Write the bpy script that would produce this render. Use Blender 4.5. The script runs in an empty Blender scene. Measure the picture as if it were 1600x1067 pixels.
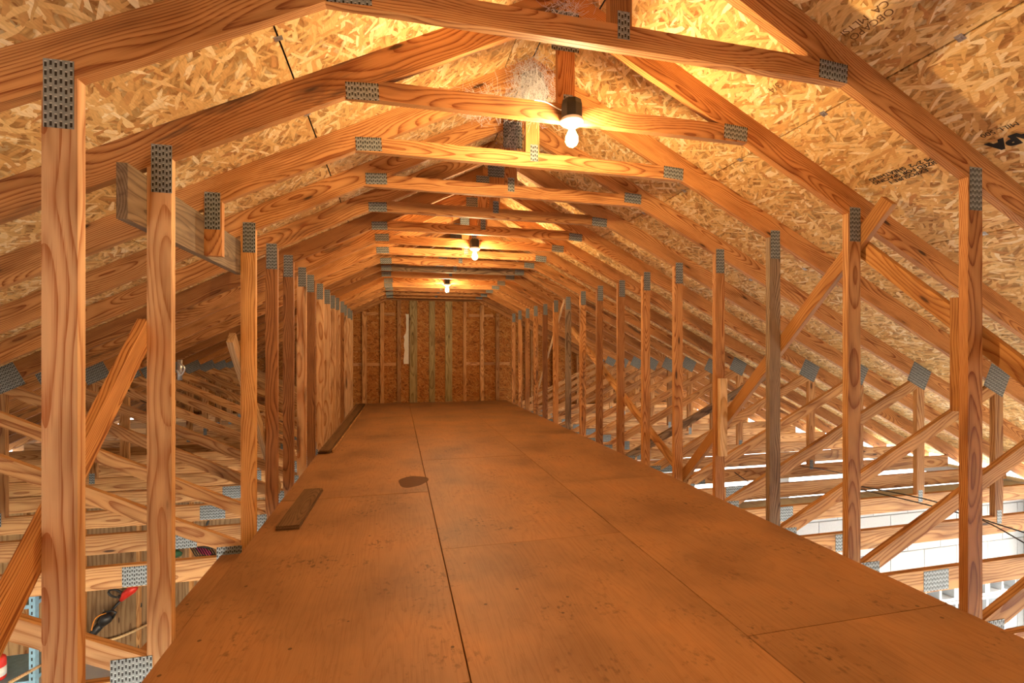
import bpy, math, random
from mathutils import Vector, Matrix, Euler

# ------------------------------------------------------------------ camera, sky, sun, exposure
sc = bpy.context.scene
COL = sc.collection
CZ = 3.95                       # eye height above the garage floor; all z values below are relative to the eye
XC = 0.828                      # centre line of the trusses
YAW = 0.233734
cam_d = bpy.data.cameras.new('camera'); cam = bpy.data.objects.new('camera', cam_d); COL.objects.link(cam)
cam.location = (0, 0, CZ); cam.rotation_euler = (math.pi / 2, 0, -YAW)
cam_d.sensor_width = 36; cam_d.lens = 752.98 / 1600 * 36; cam_d.shift_y = 13.5 / 1600
cam_d.clip_start = 0.05; cam_d.clip_end = 300
sc.camera = cam

world = bpy.data.worlds.new('sky'); sc.world = world; world.use_nodes = True
wn = world.node_tree; wn.nodes.clear()
wo = wn.nodes.new('ShaderNodeOutputWorld'); wb = wn.nodes.new('ShaderNodeBackground'); ws = wn.nodes.new('ShaderNodeTexSky')
ws.sky_type = 'NISHITA'; ws.sun_disc = False; ws.sun_elevation = math.radians(32); ws.sun_rotation = math.radians(150)
ws.air_density = 1.0; ws.dust_density = 2.5; ws.ozone_density = 1.0
wn.links.new(ws.outputs[0], wb.inputs[0]); wb.inputs[1].default_value = 0.9
wn.links.new(wb.outputs[0], wo.inputs[0])

sun_d = bpy.data.lights.new('sun', 'SUN'); sun = bpy.data.objects.new('sun', sun_d); COL.objects.link(sun)
sun_d.energy = 24; sun_d.angle = math.radians(0.6); sun_d.color = (1, 0.95, 0.86)
sdir = Vector((-math.cos(math.radians(32)) * 0.50, math.cos(math.radians(32)) * 0.866, -math.sin(math.radians(32))))
sun.rotation_euler = sdir.to_track_quat('-Z', 'Y').to_euler(); sun.location = (12, -20, 20)

sc.view_settings.view_transform = 'Standard'; sc.view_settings.look = 'None'
sc.view_settings.gamma = 1.0; sc.view_settings.use_curve_mapping = False
sc.view_settings.exposure = 0.72
cy = sc.cycles
cy.adaptive_threshold = 0.03
cy.max_bounces = 4; cy.diffuse_bounces = 4; cy.glossy_bounces = 2; cy.transmission_bounces = 2
cy.caustics_reflective = False; cy.caustics_refractive = False
BULB = 1200.0                   # radiance of the glowing bulbs

RND = random.Random(7)

# ------------------------------------------------------------------ helpers
def link(o, parent=None):
    COL.objects.link(o)
    if parent is not None: o.parent = parent
    return o

def mesh_obj(name, verts, faces, mat, parent=None, loc=(0, 0, 0), rot=None, smooth=False):
    me = bpy.data.meshes.new(name); me.from_pydata([tuple(v) for v in verts], [], faces); me.update()
    if smooth:
        for p in me.polygons: p.use_smooth = True
    if mat: me.materials.append(mat)
    o = bpy.data.objects.new(name, me); o.location = loc
    if rot is not None: o.rotation_euler = rot
    return link(o, parent)

def tag(o, label=None, cat=None, group=None, kind=None):
    if label: o['label'] = label
    if cat: o['category'] = cat
    if group: o['group'] = group
    if kind: o['kind'] = kind
    return o

def empty(name, loc=(0, 0, 0), parent=None, rot=None):
    o = bpy.data.objects.new(name, None); o.location = loc; o.empty_display_size = 0.2
    if rot is not None: o.rotation_euler = rot
    return link(o, parent)

def box_geo(x0, x1, y0, y1, z0, z1):
    v = [(x0, y0, z0), (x1, y0, z0), (x1, y1, z0), (x0, y1, z0), (x0, y0, z1), (x1, y0, z1), (x1, y1, z1), (x0, y1, z1)]
    f = [(0, 3, 2, 1), (4, 5, 6, 7), (0, 1, 5, 4), (1, 2, 6, 5), (2, 3, 7, 6), (3, 0, 4, 7)]
    return v, f

def bevel_box_geo(x0, x1, y0, y1, z0, z1, b):
    """box with chamfered long edges (length along x)"""
    prof = [(y0 + b, z0), (y1 - b, z0), (y1, z0 + b), (y1, z1 - b), (y1 - b, z1), (y0 + b, z1), (y0, z1 - b), (y0, z0 + b)]
    v = [(x0, y, z) for y, z in prof] + [(x1, y, z) for y, z in prof]
    n = 8
    f = [tuple(range(n - 1, -1, -1)), tuple(range(n, 2 * n))]
    # winding: profile runs counter-clockwise seen from +x
    f = [tuple(reversed(range(n))), tuple(range(n, 2 * n))]
    for i in range(n):
        j = (i + 1) % n
        f.append((i, j, n + j, n + i))
    return v, f

def box(name, a, b, mat, parent=None, rel=True):
    """axis-aligned box a..b (z relative to the eye unless rel=False); origin at its centre, long axis along local x"""
    z = CZ if rel else 0
    c = [(a[i] + b[i]) / 2 for i in range(3)]; s = [abs(b[i] - a[i]) / 2 for i in range(3)]
    k = max(range(3), key=lambda i: s[i])
    if parent is not None and rel: pass
    L = s[k]
    if k == 0: rot = (0, 0, 0); w, h = s[1], s[2]
    elif k == 1: rot = (0, 0, math.pi / 2); w, h = s[0], s[2]
    else: rot = (0, -math.pi / 2, 0); w, h = s[1], s[0]
    v, f = box_geo(-L, L, -w, w, -h, h)
    return mesh_obj(name, v, f, mat, parent, (c[0], c[1], c[2] + z), rot)

def prism(name, poly, ang, y0, y1, mat, parent, ox=0, oz=0):
    """polygon in the xz plane extruded y0..y1; local x runs along the grain, turned by ang about y"""
    cx = sum(p[0] for p in poly) / len(poly); cz = sum(p[1] for p in poly) / len(poly)
    ca, sa = math.cos(ang), math.sin(ang)
    loc2 = []
    for (x, z) in poly:
        dx, dz = x - cx, z - cz
        loc2.append((dx * ca + dz * sa, -dx * sa + dz * ca))
    area = sum(loc2[i][0] * loc2[(i + 1) % len(loc2)][1] - loc2[(i + 1) % len(loc2)][0] * loc2[i][1] for i in range(len(loc2)))
    if area < 0: loc2.reverse()
    n = len(loc2); yc = (y0 + y1) / 2; h = (y1 - y0) / 2
    v = [(x, -h, z) for x, z in loc2] + [(x, h, z) for x, z in loc2]
    f = [tuple(range(n)), tuple(reversed(range(n, 2 * n)))]
    for i in range(n):
        j = (i + 1) % n
        f.append((j, i, n + i, n + j))
    return mesh_obj(name, v, f, mat, parent, (cx + ox, yc, cz + oz), (0, -ang, 0))

def beam(name, p0, p1, w, t, mat, parent=None, up=Vector((1, 0, 0)), rel=True, label=None):
    """board from p0 to p1; t is its thickness along 'up', w its width at right angles"""
    p0, p1 = Vector(p0), Vector(p1)
    if rel: p0 = p0 + Vector((0, 0, CZ)); p1 = p1 + Vector((0, 0, CZ))
    d = (p1 - p0); L = d.length; d.normalize()
    y = (up - d * up.dot(d)).normalized(); z = d.cross(y).normalized()
    v, f = bevel_box_geo(-L / 2, L / 2, -t / 2, t / 2, -w / 2, w / 2, min(t, w) * 0.06)
    m = Matrix((d, y, z)).transposed()
    return mesh_obj(name, v, f, mat, parent, (p0 + p1) / 2, m.to_euler())

def tube_geo(pts, r, n=6):
    pts = [Vector(p) for p in pts]; V = []; F = []
    m = len(pts)
    rr = r if isinstance(r, (list, tuple)) else [r] * m
    ref = None
    for i, p in enumerate(pts):
        d = (pts[min(i + 1, m - 1)] - pts[max(i - 1, 0)])
        if d.length < 1e-9: d = Vector((0, 0, 1))
        d.normalize()
        if ref is None: ref = Vector((0, 0, 1)) if abs(d.z) < 0.9 else Vector((1, 0, 0))
        a = (ref - d * ref.dot(d)).normalized(); b = d.cross(a); ref = a
        for k in range(n):
            t = 2 * math.pi * k / n
            V.append(p + (a * math.cos(t) + b * math.sin(t)) * rr[i])
    for i in range(m - 1):
        for k in range(n):
            k2 = (k + 1) % n
            F.append((i * n + k, i * n + k2, (i + 1) * n + k2, (i + 1) * n + k))
    F.append(tuple(reversed(range(n)))); F.append(tuple(range((m - 1) * n, m * n)))
    return V, F

def tube(name, pts, r, mat, parent=None, n=6, rel=True):
    z = CZ if rel else 0
    P = [Vector(p) + Vector((0, 0, z)) for p in pts]
    o = P[0].copy()
    V, F = tube_geo([p - o for p in P], r, n)
    return mesh_obj(name, V, F, mat, parent, o, smooth=True)

def lathe_geo(prof, n=24):
    V = []; F = []
    for (r, z) in prof:
        for k in range(n):
            t = 2 * math.pi * k / n
            V.append((r * math.cos(t), r * math.sin(t), z))
    for i in range(len(prof) - 1):
        for k in range(n):
            k2 = (k + 1) % n
            F.append((i * n + k, i * n + k2, (i + 1) * n + k2, (i + 1) * n + k))
    F.append(tuple(reversed(range(n)))); F.append(tuple(range((len(prof) - 1) * n, len(prof) * n)))
    return V, F

def lathe(name, prof, mat, parent=None, loc=(0, 0, 0), n=24, rot=None, smooth=True):
    V, F = lathe_geo(prof, n)
    return mesh_obj(name, V, F, mat, parent, loc, rot, smooth)

def spline(pts, k=8):
    pts = [Vector(p) for p in pts]; out = []
    for i in range(len(pts) - 1):
        a = pts[max(i - 1, 0)]; b = pts[i]; c = pts[i + 1]; d = pts[min(i + 2, len(pts) - 1)]
        for j in range(k):
            t = j / k
            out.append(0.5 * ((2 * b) + (c - a) * t + (2 * a - 5 * b + 4 * c - d) * t * t + (3 * b - a - 3 * c + d) * t ** 3))
    out.append(pts[-1]); return out

# ------------------------------------------------------------------ materials
class NT:
    def __init__(s, name):
        s.m = bpy.data.materials.new(name); s.m.use_nodes = True; s.t = s.m.node_tree; s.t.nodes.clear()
        s.out = s.n('ShaderNodeOutputMaterial'); s.b = s.n('ShaderNodeBsdfPrincipled'); s.l(s.b.outputs[0], s.out.inputs[0])
    def n(s, typ, **kw):
        x = s.t.nodes.new(typ)
        for k, v in kw.items(): setattr(x, k, v)
        return x
    def l(s, a, b): s.t.links.new(a, b)
    def math(s, op, a, b=None, clamp=False, c=None):
        x = s.n('ShaderNodeMath', operation=op, use_clamp=clamp)
        for i, v in enumerate((a, b, c)):
            if v is None: continue
            if isinstance(v, (int, float)): x.inputs[i].default_value = v
            else: s.l(v, x.inputs[i])
        return x.outputs[0]
    def vmath(s, op, a, b=None):
        x = s.n('ShaderNodeVectorMath', operation=op)
        for i, v in enumerate((a, b)):
            if v is None: continue
            if isinstance(v, (tuple, list)): x.inputs[i].default_value = v
            else: s.l(v, x.inputs[i])
        return x.outputs['Vector'] if op != 'LENGTH' else x.outputs['Value']
    def comb(s, x, y, z):
        c = s.n('ShaderNodeCombineXYZ')
        for i, v in enumerate((x, y, z)):
            if isinstance(v, (int, float)): c.inputs[i].default_value = v
            else: s.l(v, c.inputs[i])
        return c.outputs[0]
    def sep(s, v):
        x = s.n('ShaderNodeSeparateXYZ'); s.l(v, x.inputs[0]); return x.outputs
    def noise(s, vec, scale, detail=3, rough=0.5, dim='3D'):
        x = s.n('ShaderNodeTexNoise', noise_dimensions=dim); s.l(vec, x.inputs['Vector'])
        x.inputs['Scale'].default_value = scale; x.inputs['Detail'].default_value = detail; x.inputs['Roughness'].default_value = rough
        return x.outputs[0]
    def ramp(s, fac, stops, interp='LINEAR'):
        x = s.n('ShaderNodeValToRGB'); x.color_ramp.interpolation = interp
        e = x.color_ramp.elements
        while len(e) > 1: e.remove(e[-1])
        e[0].position = stops[0][0]; e[0].color = tuple(stops[0][1]) + (1,) if len(stops[0][1]) == 3 else stops[0][1]
        for p, c in stops[1:]:
            k = e.new(p); k.color = tuple(c) + (1,)
        s.l(fac, x.inputs[0]); return x.outputs[0]
    def mix(s, fac, a, b, mode='MIX'):
        x = s.n('ShaderNodeMix', data_type='RGBA', blend_type=mode)
        if isinstance(fac, (int, float)): x.inputs[0].default_value = fac
        else: s.l(fac, x.inputs[0])
        for i, v in ((6, a), (7, b)):
            if isinstance(v, (tuple, list)): x.inputs[i].default_value = tuple(v) + (1,) if len(v) == 3 else v
            else: s.l(v, x.inputs[i])
        return x.outputs[2]
    def bump(s, h, strength, dist=0.002):
        x = s.n('ShaderNodeBump'); x.inputs['Strength'].default_value = strength; x.inputs['Distance'].default_value = dist
        s.l(h, x.inputs['Height']); s.l(x.outputs[0], s.b.inputs['Normal'])
    def base(s, c, rough=0.6, metal=0.0, spec=0.3):
        if isinstance(c, (tuple, list)): s.b.inputs['Base Color'].default_value = tuple(c) + (1,)
        else: s.l(c, s.b.inputs['Base Color'])
        if isinstance(rough, (int, float)): s.b.inputs['Roughness'].default_value = rough
        else: s.l(rough, s.b.inputs['Roughness'])
        s.b.inputs['Metallic'].default_value = metal; s.b.inputs['Specular IOR Level'].default_value = spec

def plain(name, c, rough=0.6, metal=0.0, spec=0.3, var=0.12, scale=25):
    t = NT(name); tc = t.n('ShaderNodeTexCoord').outputs['Object']
    n = t.noise(tc, scale, 3)
    a = tuple(max(0, x * (1 - var)) for x in c); b = tuple(min(1, x * (1 + var)) for x in c)
    t.base(t.ramp(n, [(0.3, a), (0.7, b)]), rough, metal, spec); return t.m

def wood(name, light, dark, freq=95, knots=True, stain=0.45, grey=0.0, huevar=0.42):
    t = NT(name); tc = t.n('ShaderNodeTexCoord').outputs['Object']; oi = t.n('ShaderNodeObjectInfo'); r = oi.outputs['Random']
    r2 = t.math('FRACT', t.math('MULTIPLY', r, 17.31)); r3 = t.math('FRACT', t.math('MULTIPLY', r, 91.7)); r4 = t.math('FRACT', t.math('MULTIPLY', r, 373.3))
    x, y, z = t.sep(tc)[0:3]
    xs = t.math('ADD', x, t.math('MULTIPLY', r, 53.0))
    # slow wander of the pith along the board
    nv = t.comb(t.math('MULTIPLY', xs, 1.3), t.math('MULTIPLY', y, 5.0), t.math('MULTIPLY', z, 5.0))
    nA = t.noise(nv, 1.0, 1, 0.5)
    nv2 = t.comb(t.math('MULTIPLY', xs, 3.5), t.math('MULTIPLY', y, 9.0), t.math('ADD', t.math('MULTIPLY', z, 9.0), 7.7))
    nB = t.noise(nv2, 1.0, 1, 0.5)
    oy = t.math('ADD', t.math('MULTIPLY', r2, 0.10), 0.03)
    oz = t.math('MULTIPLY', t.math('SUBTRACT', r3, 0.5), 0.14)
    dy = t.math('SUBTRACT', y, oy)
    dz = t.math('SUBTRACT', z, oz)
    dy = t.math('ADD', dy, t.math('MULTIPLY', t.math('SUBTRACT', nA, 0.5), 0.12))
    dz = t.math('ADD', dz, t.math('MULTIPLY', t.math('SUBTRACT', nB, 0.5), 0.024))
    rad = t.vmath('LENGTH', t.comb(0.0, dy, dz))
    ring = t.math('FRACT', t.math('MULTIPLY', rad, freq))
    fib = t.noise(t.comb(t.math('MULTIPLY', xs, 4.0), t.math('MULTIPLY', y, 320.0), t.math('MULTIPLY', z, 320.0)), 1.0, 1, 0.6)
    ringm = t.math('ADD', ring, t.math('MULTIPLY', t.math('SUBTRACT', fib, 0.5), 0.75))
    mid = tuple(light[i] * 0.62 + dark[i] * 0.38 for i in range(3))
    col = t.ramp(ringm, [(0.0, mid), (0.14, light), (0.46, light), (0.74, mid), (0.97, dark)])
    blot = t.noise(t.comb(t.math('MULTIPLY', xs, 2.2), t.math('MULTIPLY', y, 14.0), t.math('MULTIPLY', z, 14.0)), 1.0, 2, 0.6)
    col = t.mix(1.0, col, t.ramp(blot, [(0.28, (0.66, 0.58, 0.50)), (0.5, (1, 1, 1)), (0.75, (1.1, 1.08, 1.05))]), 'MULTIPLY')
    # board to board tint
    hv = t.ramp(r4, [(0.0, (1 - huevar, 1 - huevar * 1.15, 1 - huevar * 1.3)), (0.5, (1, 1, 1)), (1.0, (1.0, 0.93, 0.80))])
    col = t.mix(1.0, col, hv, 'MULTIPLY')
    if knots:
        kv = t.comb(t.math('MULTIPLY', xs, 2.3), t.math('MULTIPLY', y, 3.0), t.math('MULTIPLY', z, 10.0))
        vo = t.n('ShaderNodeTexVoronoi', feature='F1'); t.l(kv, vo.inputs['Vector']); vo.inputs['Scale'].default_value = 1.0
        cr = t.sep(vo.outputs['Color'])[0]
        kd = t.math('MULTIPLY', t.math('SUBTRACT', 0.115, vo.outputs['Distance']), 22.0, True)
        km = t.math('MULTIPLY', kd, t.math('GREATER_THAN', cr, 0.36))
        halo = t.math('MULTIPLY', t.math('MULTIPLY', t.math('SUBTRACT', 0.26, vo.outputs['Distance']), 5.0, True), t.math('GREATER_THAN', cr, 0.36))
        col = t.mix(t.math('MULTIPLY', halo, 0.45), col, tuple(c * 0.62 for c in dark))
        col = t.mix(t.math('MULTIPLY', km, 0.9), col, (0.045, 0.018, 0.007))
    if stain > 0:
        sv = t.comb(t.math('MULTIPLY', xs, 1.6), t.math('MULTIPLY', y, 10.0), t.math('MULTIPLY', z, 10.0))
        sn = t.noise(sv, 1.3, 3, 0.65)
        gate = t.math('MULTIPLY', t.math('SUBTRACT', r2, 0.55), 3.0, True)
        sm = t.math('MULTIPLY', t.math('MULTIPLY', t.math('SUBTRACT', sn, 0.53), 7.0, True), gate)
        col = t.mix(t.math('MULTIPLY', sm, stain * 1.9, True), col, (0.09, 0.05, 0.03))
    if grey > 0: col = t.mix(grey, col, (0.42, 0.40, 0.36))
    t.base(col, 0.62, 0, 0.25)
    return t.m

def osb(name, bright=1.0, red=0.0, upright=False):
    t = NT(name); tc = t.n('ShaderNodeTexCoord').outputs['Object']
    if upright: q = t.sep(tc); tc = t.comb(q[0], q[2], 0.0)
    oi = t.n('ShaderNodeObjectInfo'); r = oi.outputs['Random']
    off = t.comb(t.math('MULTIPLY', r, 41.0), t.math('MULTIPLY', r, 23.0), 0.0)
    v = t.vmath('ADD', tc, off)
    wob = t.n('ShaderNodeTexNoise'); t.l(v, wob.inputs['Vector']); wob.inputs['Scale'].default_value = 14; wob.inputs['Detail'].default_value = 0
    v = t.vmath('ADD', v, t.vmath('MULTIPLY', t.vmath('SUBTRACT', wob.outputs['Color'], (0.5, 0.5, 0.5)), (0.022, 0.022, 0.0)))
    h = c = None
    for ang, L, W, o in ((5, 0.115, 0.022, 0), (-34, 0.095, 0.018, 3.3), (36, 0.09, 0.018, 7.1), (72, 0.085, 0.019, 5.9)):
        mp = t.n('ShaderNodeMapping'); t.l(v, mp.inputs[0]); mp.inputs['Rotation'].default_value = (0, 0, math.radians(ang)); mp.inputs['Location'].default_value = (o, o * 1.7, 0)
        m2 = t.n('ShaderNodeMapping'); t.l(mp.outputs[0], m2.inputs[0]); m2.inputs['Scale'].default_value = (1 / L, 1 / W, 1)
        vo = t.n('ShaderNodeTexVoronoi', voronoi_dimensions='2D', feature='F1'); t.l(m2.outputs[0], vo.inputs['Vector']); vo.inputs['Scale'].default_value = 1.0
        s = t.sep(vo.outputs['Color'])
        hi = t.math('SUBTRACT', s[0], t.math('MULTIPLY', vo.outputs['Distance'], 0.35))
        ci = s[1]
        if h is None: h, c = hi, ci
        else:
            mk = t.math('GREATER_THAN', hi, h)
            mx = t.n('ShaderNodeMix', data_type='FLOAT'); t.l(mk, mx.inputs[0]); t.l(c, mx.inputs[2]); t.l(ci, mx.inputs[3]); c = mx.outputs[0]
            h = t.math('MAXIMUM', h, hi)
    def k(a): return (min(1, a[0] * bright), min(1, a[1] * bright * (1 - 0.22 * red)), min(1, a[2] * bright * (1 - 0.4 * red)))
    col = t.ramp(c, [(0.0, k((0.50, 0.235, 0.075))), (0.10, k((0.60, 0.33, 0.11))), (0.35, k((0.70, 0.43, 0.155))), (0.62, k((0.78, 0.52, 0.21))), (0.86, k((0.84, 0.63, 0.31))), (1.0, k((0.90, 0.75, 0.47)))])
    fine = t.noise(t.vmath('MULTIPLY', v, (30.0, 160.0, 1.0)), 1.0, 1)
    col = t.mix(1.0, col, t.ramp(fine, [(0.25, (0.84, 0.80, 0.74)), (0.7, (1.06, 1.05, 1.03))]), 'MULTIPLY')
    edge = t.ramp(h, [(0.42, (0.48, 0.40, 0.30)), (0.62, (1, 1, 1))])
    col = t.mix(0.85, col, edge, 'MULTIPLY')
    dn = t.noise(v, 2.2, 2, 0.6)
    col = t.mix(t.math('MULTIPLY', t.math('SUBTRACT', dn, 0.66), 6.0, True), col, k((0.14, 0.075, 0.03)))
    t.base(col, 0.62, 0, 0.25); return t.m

def plywood_deck(name):
    t = NT(name); tc = t.n('ShaderNodeTexCoord').outputs['Object']; oi = t.n('ShaderNodeObjectInfo'); r = oi.outputs['Random']
    v = t.vmath('ADD', tc, t.comb(t.math('MULTIPLY', r, 31.0), t.math('MULTIPLY', r, 13.0), 0.0))
    x, y, z = t.sep(v)[0:3]                # local x along the sheet
    w = t.noise(t.comb(t.math('MULTIPLY', x, 0.45), t.math('MULTIPLY', y, 3.4), 0.0), 1.0, 2, 0.45)
    band = t.math('FRACT', t.math('MULTIPLY', w, 26.0))
    fib = t.noise(t.comb(t.math('MULTIPLY', x, 3.5), t.math('MULTIPLY', y, 210.0), 0.0), 1.0, 3, 0.65)
    g = t.math('ADD', t.math('MULTIPLY', band, 0.32), t.math('MULTIPLY', fib, 1.0))
    col = t.ramp(g, [(0.25, (0.27, 0.130, 0.052)), (0.6, (0.375, 0.186, 0.077)), (1.0, (0.28, 0.126, 0.048))])
    big = t.noise(v, 1.7, 4, 0.55)
    col = t.mix(1.0, col, t.ramp(big, [(0.3, (0.66, 0.64, 0.62)), (0.5, (0.95, 0.95, 0.95)), (0.72, (1.2, 1.15, 1.06))]), 'MULTIPLY')
    gp = t.n('ShaderNodeNewGeometry').outputs['Position']
    dirt = t.noise(gp, 2.6, 6, 0.68)
    spk = t.noise(t.vmath('MULTIPLY', gp, (38.0, 26.0, 1.0)), 1.0, 3, 0.6)
    dm = t.math('MULTIPLY', t.math('MULTIPLY', t.math('SUBTRACT', dirt, 0.50), 5.0, True), t.math('MULTIPLY', t.math('SUBTRACT', spk, 0.54), 9.0, True))
    col = t.mix(t.math('MULTIPLY', dm, 0.85), col, (0.045, 0.02, 0.008))
    vo = t.n('ShaderNodeTexVoronoi'); t.l(gp, vo.inputs['Vector']); vo.inputs['Scale'].default_value = 6.5
    cr = t.sep(vo.outputs['Color'])[1]
    sp = t.math('MULTIPLY', t.math('LESS_THAN', vo.outputs['Distance'], 0.055), t.math('GREATER_THAN', cr, 0.35))
    col = t.mix(t.math('MULTIPLY', sp, 0.75), col, (0.06, 0.028, 0.012))
    t.base(col, t.math('ADD', t.math('MULTIPLY', big, 0.25), 0.42), 0, 0.3)
    return t.m

def plate_mat(name):
    t = NT(name); tc = t.n('ShaderNodeTexCoord').outputs['Object']
    x, y, z = t.sep(tc)[0:3]
    px = t.math('DIVIDE', x, 0.0127); ix = t.math('FLOOR', px); fx = t.math('FRACT', px)
    pz = t.math('ADD', t.math('DIVIDE', z, 0.0254), t.math('MULTIPLY', t.math('FLOORED_MODULO', ix, 2.0), 0.22)); fz = t.math('FRACT', pz)
    sx = t.math('LESS_THAN', t.math('ABSOLUTE', t.math('SUBTRACT', fx, 0.5)), 0.24)
    sz = t.math('LESS_THAN', t.math('ABSOLUTE', t.math('SUBTRACT', fz, 0.5)), 0.27)
    slot = t.math('MULTIPLY', sx, sz)
    lip = t.math('MULTIPLY', sx, t.math('LESS_THAN', t.math('ABSOLUTE', t.math('SUBTRACT', fz, 0.84)), 0.07))
    n = t.noise(tc, 45, 3)
    col = t.ramp(n, [(0.3, (0.165, 0.185, 0.18)), (0.7, (0.28, 0.31, 0.30))])
    col = t.mix(slot, col, (0.018, 0.014, 0.010))
    col = t.mix(t.math('MULTIPLY', lip, 0.6), col, (0.62, 0.62, 0.60))
    t.base(col, 0.5, 0.3, 0.5); return t.m

def block_mat(name):
    t = NT(name); gp = t.n('ShaderNodeTexCoord').outputs['Object']
    n = t.noise(gp, 60, 4, 0.6); b = t.noise(gp, 3, 2)
    col = t.mix(0.5, t.ramp(n, [(0.3, (0.46, 0.49, 0.51)), (0.7, (0.58, 0.61, 0.63))]), t.ramp(b, [(0.3, (0.48, 0.51, 0.53)), (0.7, (0.56, 0.59, 0.61))]))
    t.base(col, 0.75, 0, 0.2); t.bump(n, 0.3, 0.003); return t.m

def concrete_mat(name, c):
    t = NT(name); gp = t.n('ShaderNodeNewGeometry').outputs['Position']
    n = t.noise(gp, 1.4, 6, 0.6)
    t.base(t.ramp(n, [(0.3, tuple(k * 0.8 for k in c)), (0.7, tuple(min(1, k * 1.15) for k in c))]), 0.8, 0, 0.2); return t.m

def emit(name, c, s):
    m = bpy.data.materials.new(name); m.use_nodes = True; t = m.node_tree; t.nodes.clear()
    o = t.nodes.new('ShaderNodeOutputMaterial'); e = t.nodes.new('ShaderNodeEmission')
    e.inputs[0].default_value = tuple(c) + (1,); e.inputs[1].default_value = s; t.links.new(e.outputs[0], o.inputs[0]); return m

M = {}
M['pine'] = wood('pine', (0.59, 0.292, 0.100), (0.24, 0.066, 0.014), freq=150)
M['pine_web'] = wood('pine_web', (0.61, 0.345, 0.140), (0.30, 0.108, 0.031), freq=80, stain=0.25)
M['pine_orange'] = wood('pine_orange', (0.68, 0.36, 0.115), (0.38, 0.135, 0.03), freq=110, stain=0.15)
M['pine_shaded'] = wood('pine_shaded', (0.27, 0.19, 0.11), (0.13, 0.08, 0.04), freq=100, stain=0.5)  # header board only: the shadow on its face is put into the darker colour
M['pine_raw'] = wood('pine_raw', (0.78, 0.58, 0.34), (0.52, 0.30, 0.12), freq=90, stain=0.0)
M['treated'] = wood('treated', (0.46, 0.36, 0.16), (0.24, 0.17, 0.06), freq=70, stain=0.1, knots=True)
M['pine_dark'] = wood('pine_dark', (0.37, 0.165, 0.058), (0.13, 0.042, 0.012), freq=110, stain=0.9)
M['pine_mould'] = wood('pine_mould', (0.30, 0.21, 0.13), (0.10, 0.06, 0.035), freq=120, stain=0.9)
M['pine_bold'] = wood('pine_bold', (0.66, 0.41, 0.21), (0.40, 0.155, 0.05), freq=62, stain=0.5, huevar=0.1)
M['pine_pale'] = wood('pine_pale', (0.66, 0.43, 0.23), (0.44, 0.21, 0.08), freq=70, stain=0.1, huevar=0.1)
M['stud'] = wood('stud', (0.60, 0.335, 0.14), (0.30, 0.115, 0.032), freq=90, stain=0.3)
M['plank'] = wood('plank', (0.19, 0.105, 0.048), (0.085, 0.04, 0.017), freq=100, stain=0.3)
M['osb'] = osb('osb_roof', 1.0)
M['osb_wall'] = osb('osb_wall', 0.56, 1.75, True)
M['deck'] = plywood_deck('deck_plywood')
M['ply_wall'] = wood('ply_wall', (0.42, 0.29, 0.165), (0.24, 0.14, 0.07), freq=22, stain=0.2)
M['plate'] = plate_mat('galvanised_plate')
M['block'] = block_mat('painted_block')
M['joint'] = plain('mortar', (0.26, 0.28, 0.30), 0.85)
M['concrete'] = concrete_mat('garage_concrete', (0.55, 0.54, 0.52))
M['ground'] = concrete_mat('driveway', (0.60, 0.58, 0.53))
M['dark_backing'] = plain('light_stop', (0.05, 0.05, 0.05), 0.9)  # dark backing added to stop light through the panel gaps
M['black'] = plain('black_plastic', (0.015, 0.015, 0.017), 0.4, 0, 0.5)
M['ink'] = plain('stamp_ink', (0.02, 0.017, 0.014), 0.7, 0, 0.2)
M['ink_brown'] = plain('faded_ink', (0.16, 0.075, 0.028), 0.7, 0, 0.2)
M['porcelain'] = plain('porcelain', (0.86, 0.84, 0.80), 0.25, 0, 0.5, 0.03)
M['bulb'] = emit('lit_bulb', (1.0, 0.68, 0.34), BULB)
M['bulb_small'] = emit('lit_low_watt_bulb', (1.0, 0.68, 0.34), BULB * 0.62)
M['metal'] = plain('zinc', (0.55, 0.56, 0.57), 0.35, 0.9, 0.5)
M['red'] = plain('red_plastic', (0.62, 0.03, 0.02), 0.35, 0, 0.5)
M['orange'] = plain('orange_cord', (0.75, 0.28, 0.04), 0.5)
M['blue_steel'] = plain('blue_steel', (0.25, 0.45, 0.60), 0.45, 0.2, 0.5)
M['white'] = plain('white_paint', (0.82, 0.82, 0.80), 0.5)
M['paper'] = plain('white_paper', (0.80, 0.77, 0.72), 0.8, var=0.06, scale=12)
M['green'] = plain('green_plastic', (0.03, 0.10, 0.05), 0.5)
M['pink'] = plain('pink_plastic', (0.55, 0.05, 0.16), 0.5)
M['web'] = plain('cobweb_silk', (0.72, 0.72, 0.72), 0.9, 0, 0.1)
M['webdust'] = plain('cobweb_dust', (0.40, 0.385, 0.37), 0.95, 0, 0.1, 0.35, 60)
M['stain'] = plain('damp_stain', (0.115, 0.042, 0.008), 0.65, 0, 0.2, 0.08)
M['card'] = plain('cardboard', (0.42, 0.29, 0.16), 0.8)

# ------------------------------------------------------------------ geometry of the trusses
S = 0.61; Y1 = 1.6855; T = 0.038
def YT(n): return Y1 + S * (n - 1)
def zu(d): return 1.678 - 0.5 * abs(d)          # rafter underside
RV = 0.1565                                     # rafter depth measured plumb
ZC0, ZC1 = -1.495, -1.355                       # bottom chord
ZD = -1.215                                     # deck top
IN, OUT = 1.749, 1.838                          # knee wall posts, from the centre line
YB = 11.50                                      # inside face of the gable sheathing
YF = -3.2                                       # front gable behind the viewpoint
EAVE = 6.07
SL = math.atan(0.5)

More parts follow.
